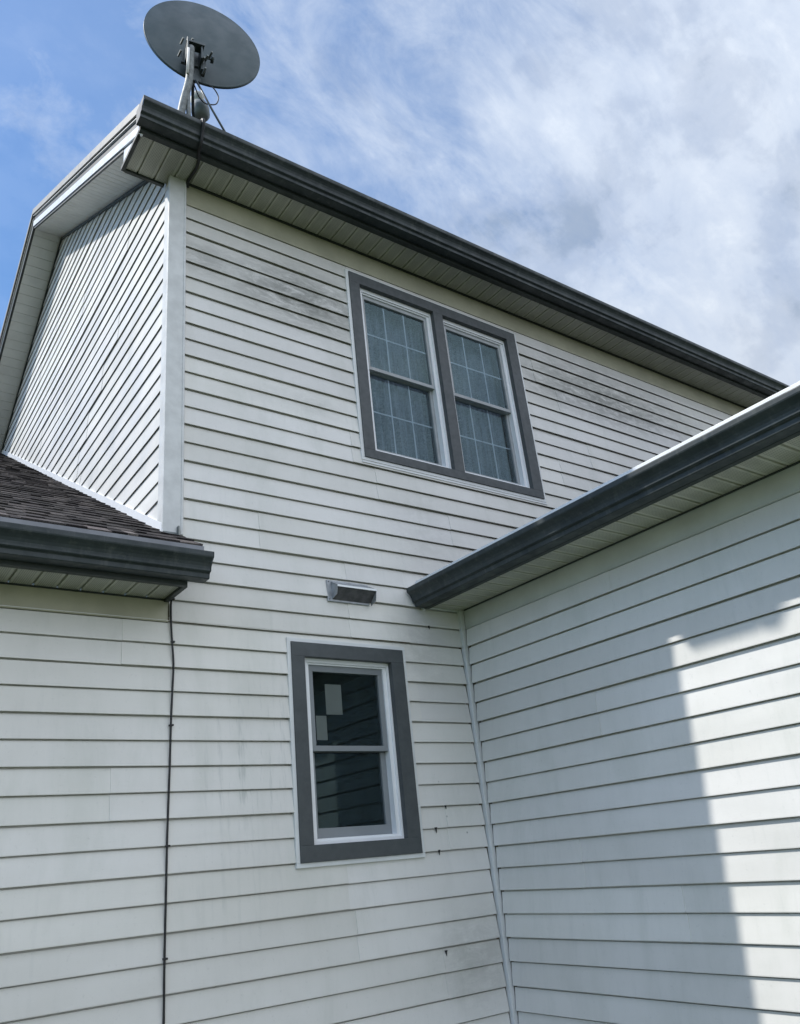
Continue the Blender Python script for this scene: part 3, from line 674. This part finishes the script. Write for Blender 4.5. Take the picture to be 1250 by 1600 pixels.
# a nail head and a few chipped lap corners by the inner corner
bm = bmesh.new(); tube(bm, [(1.715, D - .010, 2.335), (1.715, D - .0165, 2.335)], .0035, 8); link('screw', bm, M['black'], house)
for (x, z, sc) in ((2.915, zl(10), 1.0), (3.000, zl(9), .8), (2.92, zl(11), .9), (3.03, zl(0), .7), (2.895, zl(15) - .02, .9)):
    bm = bmesh.new(); y = D - .0186
    prism(bm, [(x - .010 * sc, y, z + .003), (x + .010 * sc, y, z + .004), (x + .005 * sc, y, z - .006), (x + .002, y, z - .026 * sc), (x - .003, y, z - .010 * sc)], (0, .004, 0))
    link('siding_chip', bm, M['black'], house)

# ------------------------------------------------------------------ cables
bm = bmesh.new()
pts = [(1.400, 3.640, 2.876), (1.396, D - .020, 2.868), (1.397, D - .021, 2.76), (1.404, D - .024, 2.648), (1.411, D - .024, 2.553), (1.407, D - .024, 2.42), (1.403, D - .023, 2.278), (1.400, D - .023, 2.075), (1.394, D - .022, 1.80), (1.392, D - .022, 1.54),
       (1.390, D - .022, 1.296), (1.391, D - .022, 1.064), (1.388, D - .024, .7), (1.390, D - .024, .3)]
tube(bm, spline(pts, 6), .0052, 8)
cab = link('coaxial_cable', bm, M['black'], None, smooth=True)
tag(cab, 'thin black cable running straight down the white siding left of the small window', 'cable')
for z, x in ((2.665, 1.4035), (2.265, 1.4025), (1.74, 1.394), (1.3, 1.390), (.9, 1.3895)):
    bm = bmesh.new(); box(bm, (x - .007, D - .031, z - .004), (x + .012, D - .010, z + .004), .001); link('cable_clip', bm, M['black'], cab)
    cab.children[-1].location = (0, 0, 0)
bm = bmesh.new()
pts = [(1.452, 3.60, 6.02), (1.430, 3.48, 5.950), (1.412, 3.36, 5.860), (1.407, 3.295, 5.828), (1.409, 3.289, 5.800), (1.414, 3.318, 5.750), (1.418, 3.352, 5.690), (1.424, 3.400, 5.668), (1.445, 3.444, 5.668), (1.461, 3.520, 5.676), (1.461, 3.600, 5.682), (1.456, 3.655, 5.675), (1.462, 3.668, 5.645)]
tube(bm, spline(pts, 6), .0105, 8)
tag(link('dish_cable', bm, M['black'], None, smooth=True), 'thick black cable looped over the upper gutter and under the soffit near the corner', 'cable')

# ------------------------------------------------------------------ satellite dish on the roof corner
YM = 3.60
dish = thing('satellite_dish', (1.372, YM, rz(YM)), 'large grey satellite dish on a galvanised mast at the roof corner', 'satellite dish')
nrm = Vector((.18, .984, -.01)).normalized(); ctr = Vector((1.608, 3.755, 7.195)); Rd = .4285
ea = nrm.cross(up).normalized(); eb = ea.cross(nrm)
if eb.z < 0: eb = -eb
bm = bmesh.new(); rings = []
def dring(r, d): return [bm.verts.new(ctr + ea * r * math.cos(2 * math.pi * k / 72) + eb * r * math.sin(2 * math.pi * k / 72) + nrm * d) for k in range(72)]
dd = lambda r: .055 * (r / Rd) ** 2 - .055
prof = [(r_, dd(r_) - .004) for r_ in (.02, .08, .16, .24, .32, .38, .41)] + [(.4185, -.006), (.4275, -.006), (Rd, 0), (Rd, .010), (.424, .012), (.418, .004)] + [(r_, dd(r_)) for r_ in (.41, .36, .28, .20, .12, .05, .02)]
rings = [dring(r_, d_) for r_, d_ in prof]
for a, b in zip(rings, rings[1:]):
    for k in range(72): bm.faces.new((a[k], a[(k + 1) % 72], b[(k + 1) % 72], b[k]))
bm.faces.new(rings[0]); bm.faces.new(rings[-1])
bmesh.ops.recalc_face_normals(bm, faces=bm.faces)
link('reflector', bm, M['dish'], dish, smooth=True)
mt = Vector((1.475, YM, 6.80))
bm = bmesh.new()
tube(bm, spline([(1.352, YM - .02, rz(YM) - .02), (1.372, YM - .01, 6.10), (1.400, YM, 6.30), (1.428, YM, 6.46), (1.441, YM, 6.56), (1.446, YM, 6.68), (1.450, YM, 6.86)], 5), .026, 14)
link('mast', bm, M['galv'], dish, smooth=True)
bm = bmesh.new(); tube(bm, [(1.448, YM - .02, rz(YM) - .02), (1.432, YM - .01, 6.22), (1.430, YM, 6.44)], .015, 10); link('stay', bm, M['galv'], dish, smooth=True)
bm = bmesh.new(); box(bm, (1.30, 3.50, rz(3.5) - .03), (1.52, 3.53, rz(3.5) + .012), .003); prism(bm, [(1.30, 3.50, rz(3.5) + .014), (1.52, 3.50, rz(3.5) + .014), (1.52, 3.72, rz(3.72) + .014), (1.30, 3.72, rz(3.72) + .014)], (0, 0, .006))
link('foot_plate', bm, M['galv'], dish)
bm = bmesh.new(); tube(bm, [(1.482, YM - .01, 6.552), (1.600, YM - .005, 6.350), (1.840, YM + .005, rz(YM) + .01)], .0075, 8); link('stay', bm, M['dish_dark'], dish, smooth=True)
bm = bmesh.new(); tube(bm, [(1.421, YM - .030, 6.80), (1.416, YM - .030, 6.55)], .010, 8); link('stay', bm, M['lip'], dish, smooth=True)
# azimuth / elevation bracket on the back of the reflector
bc = ctr - nrm * .075 + ea * 0 
bm = bmesh.new()
def lbox(bm, c0, hx, hy, hz, bev=.003):
    start = len(bm.verts); b2 = bmesh.new(); box(b2, (-hx, -hy, -hz), (hx, hy, hz), bev)
    mm = Matrix((ea, nrm, eb)).transposed().to_4x4(); mm.translation = c0
    b2.transform(mm); me = bpy.data.meshes.new('tmp'); b2.to_mesh(me); b2.free(); bm.from_mesh(me); bpy.data.meshes.remove(me)
bx = Vector((1.482, YM + .030, 6.835))
lbox(bm, bx + Vector((0, .050, .025)), .068, .010, .066); lbox(bm, bx + Vector((-.052, 0, .02)), .006, .055, .075); lbox(bm, bx + Vector((.050, 0, .02)), .006, .055, .075)
lbox(bm, bx + Vector((.0, -.02, .075)), .062, .035, .010); lbox(bm, bx + Vector((.075, .02, -.03)), .018, .03, .07); lbox(bm, bx + Vector((.04, .05, -.12)), .03, .012, .06)
link('bracket', bm, M['dish_dark'], dish)
bk = dish.children[-1]
for (a_, z_) in ((-.085, .10), (-.02, .125), (.06, .10), (.115, .05), (.085, .0), (.06, -.03), (.07, -.13), (-.10, -.03)):
    q = bx + ea * a_ * (1 if ea.x > 0 else -1) + Vector((0, -.035, z_)); bm = bmesh.new(); tube(bm, [q + Vector((0, .05, 0)), q + Vector((0, -.004, 0))], .0075, 6); link('bolt', bm, M['galv'], bk)
bm = bmesh.new(); tube(bm, [bx + Vector((.06, .02, .06)), bx + Vector((.145, .01, .070))], .006, 8); tube(bm, [bx + Vector((.140, -.01, .078)), bx + Vector((.148, .03, .062))], .012, 8)
link('adjuster', bm, M['dish_dark'], dish, smooth=True)
# feed arm and feed, out in front of the reflector and showing below it
fp = Vector((1.718, 4.10, 6.985))
bm = bmesh.new(); tube(bm, [ctr - eb * .40 - nrm * .01 - Vector((.07, 0, 0)), ctr - eb * .43 + nrm * .05 - Vector((.07, 0, 0)), fp + Vector((-.06, -.03, -.13)), fp + Vector((-.03, .02, -.13))], .012, 10); link('feed_arm', bm, M['dish_dark'], dish, smooth=True)
bm = bmesh.new()
bmesh.ops.create_uvsphere(bm, u_segments=20, v_segments=12, radius=.052, matrix=Matrix.Translation(fp + Vector((-.012, 0, .062))) @ Matrix.Diagonal((1, 1.05, 1.5, 1)))
link('feed', bm, M['plastic'], dish, smooth=True); fd = dish.children[-1]
bm = bmesh.new(); tube(bm, [fp + Vector((.0, 0, .02)), fp + Vector((.01, 0, -.03)), fp + Vector((.02, 0, -.09)), fp + Vector((.02, 0, -.115))], [.058, .072, .066, .045], 14); link('horn', bm, M['plastic_grey'], fd, smooth=True)
bm = bmesh.new()
tube(bm, spline([(1.640, 3.74, 6.77), (1.668, 3.72, 6.735), (1.700, 3.72, 6.690), (1.706, 3.72, 6.645), (1.690, 3.72, 6.590), (1.655, 3.72, 6.560), (1.600, 3.72, 6.545), (1.548, 3.70, 6.560), (1.500, 3.66, 6.590), (1.458, 3.625, 6.57)], 6), .0045, 8)
link('cable', bm, M['black'], dish, smooth=True)
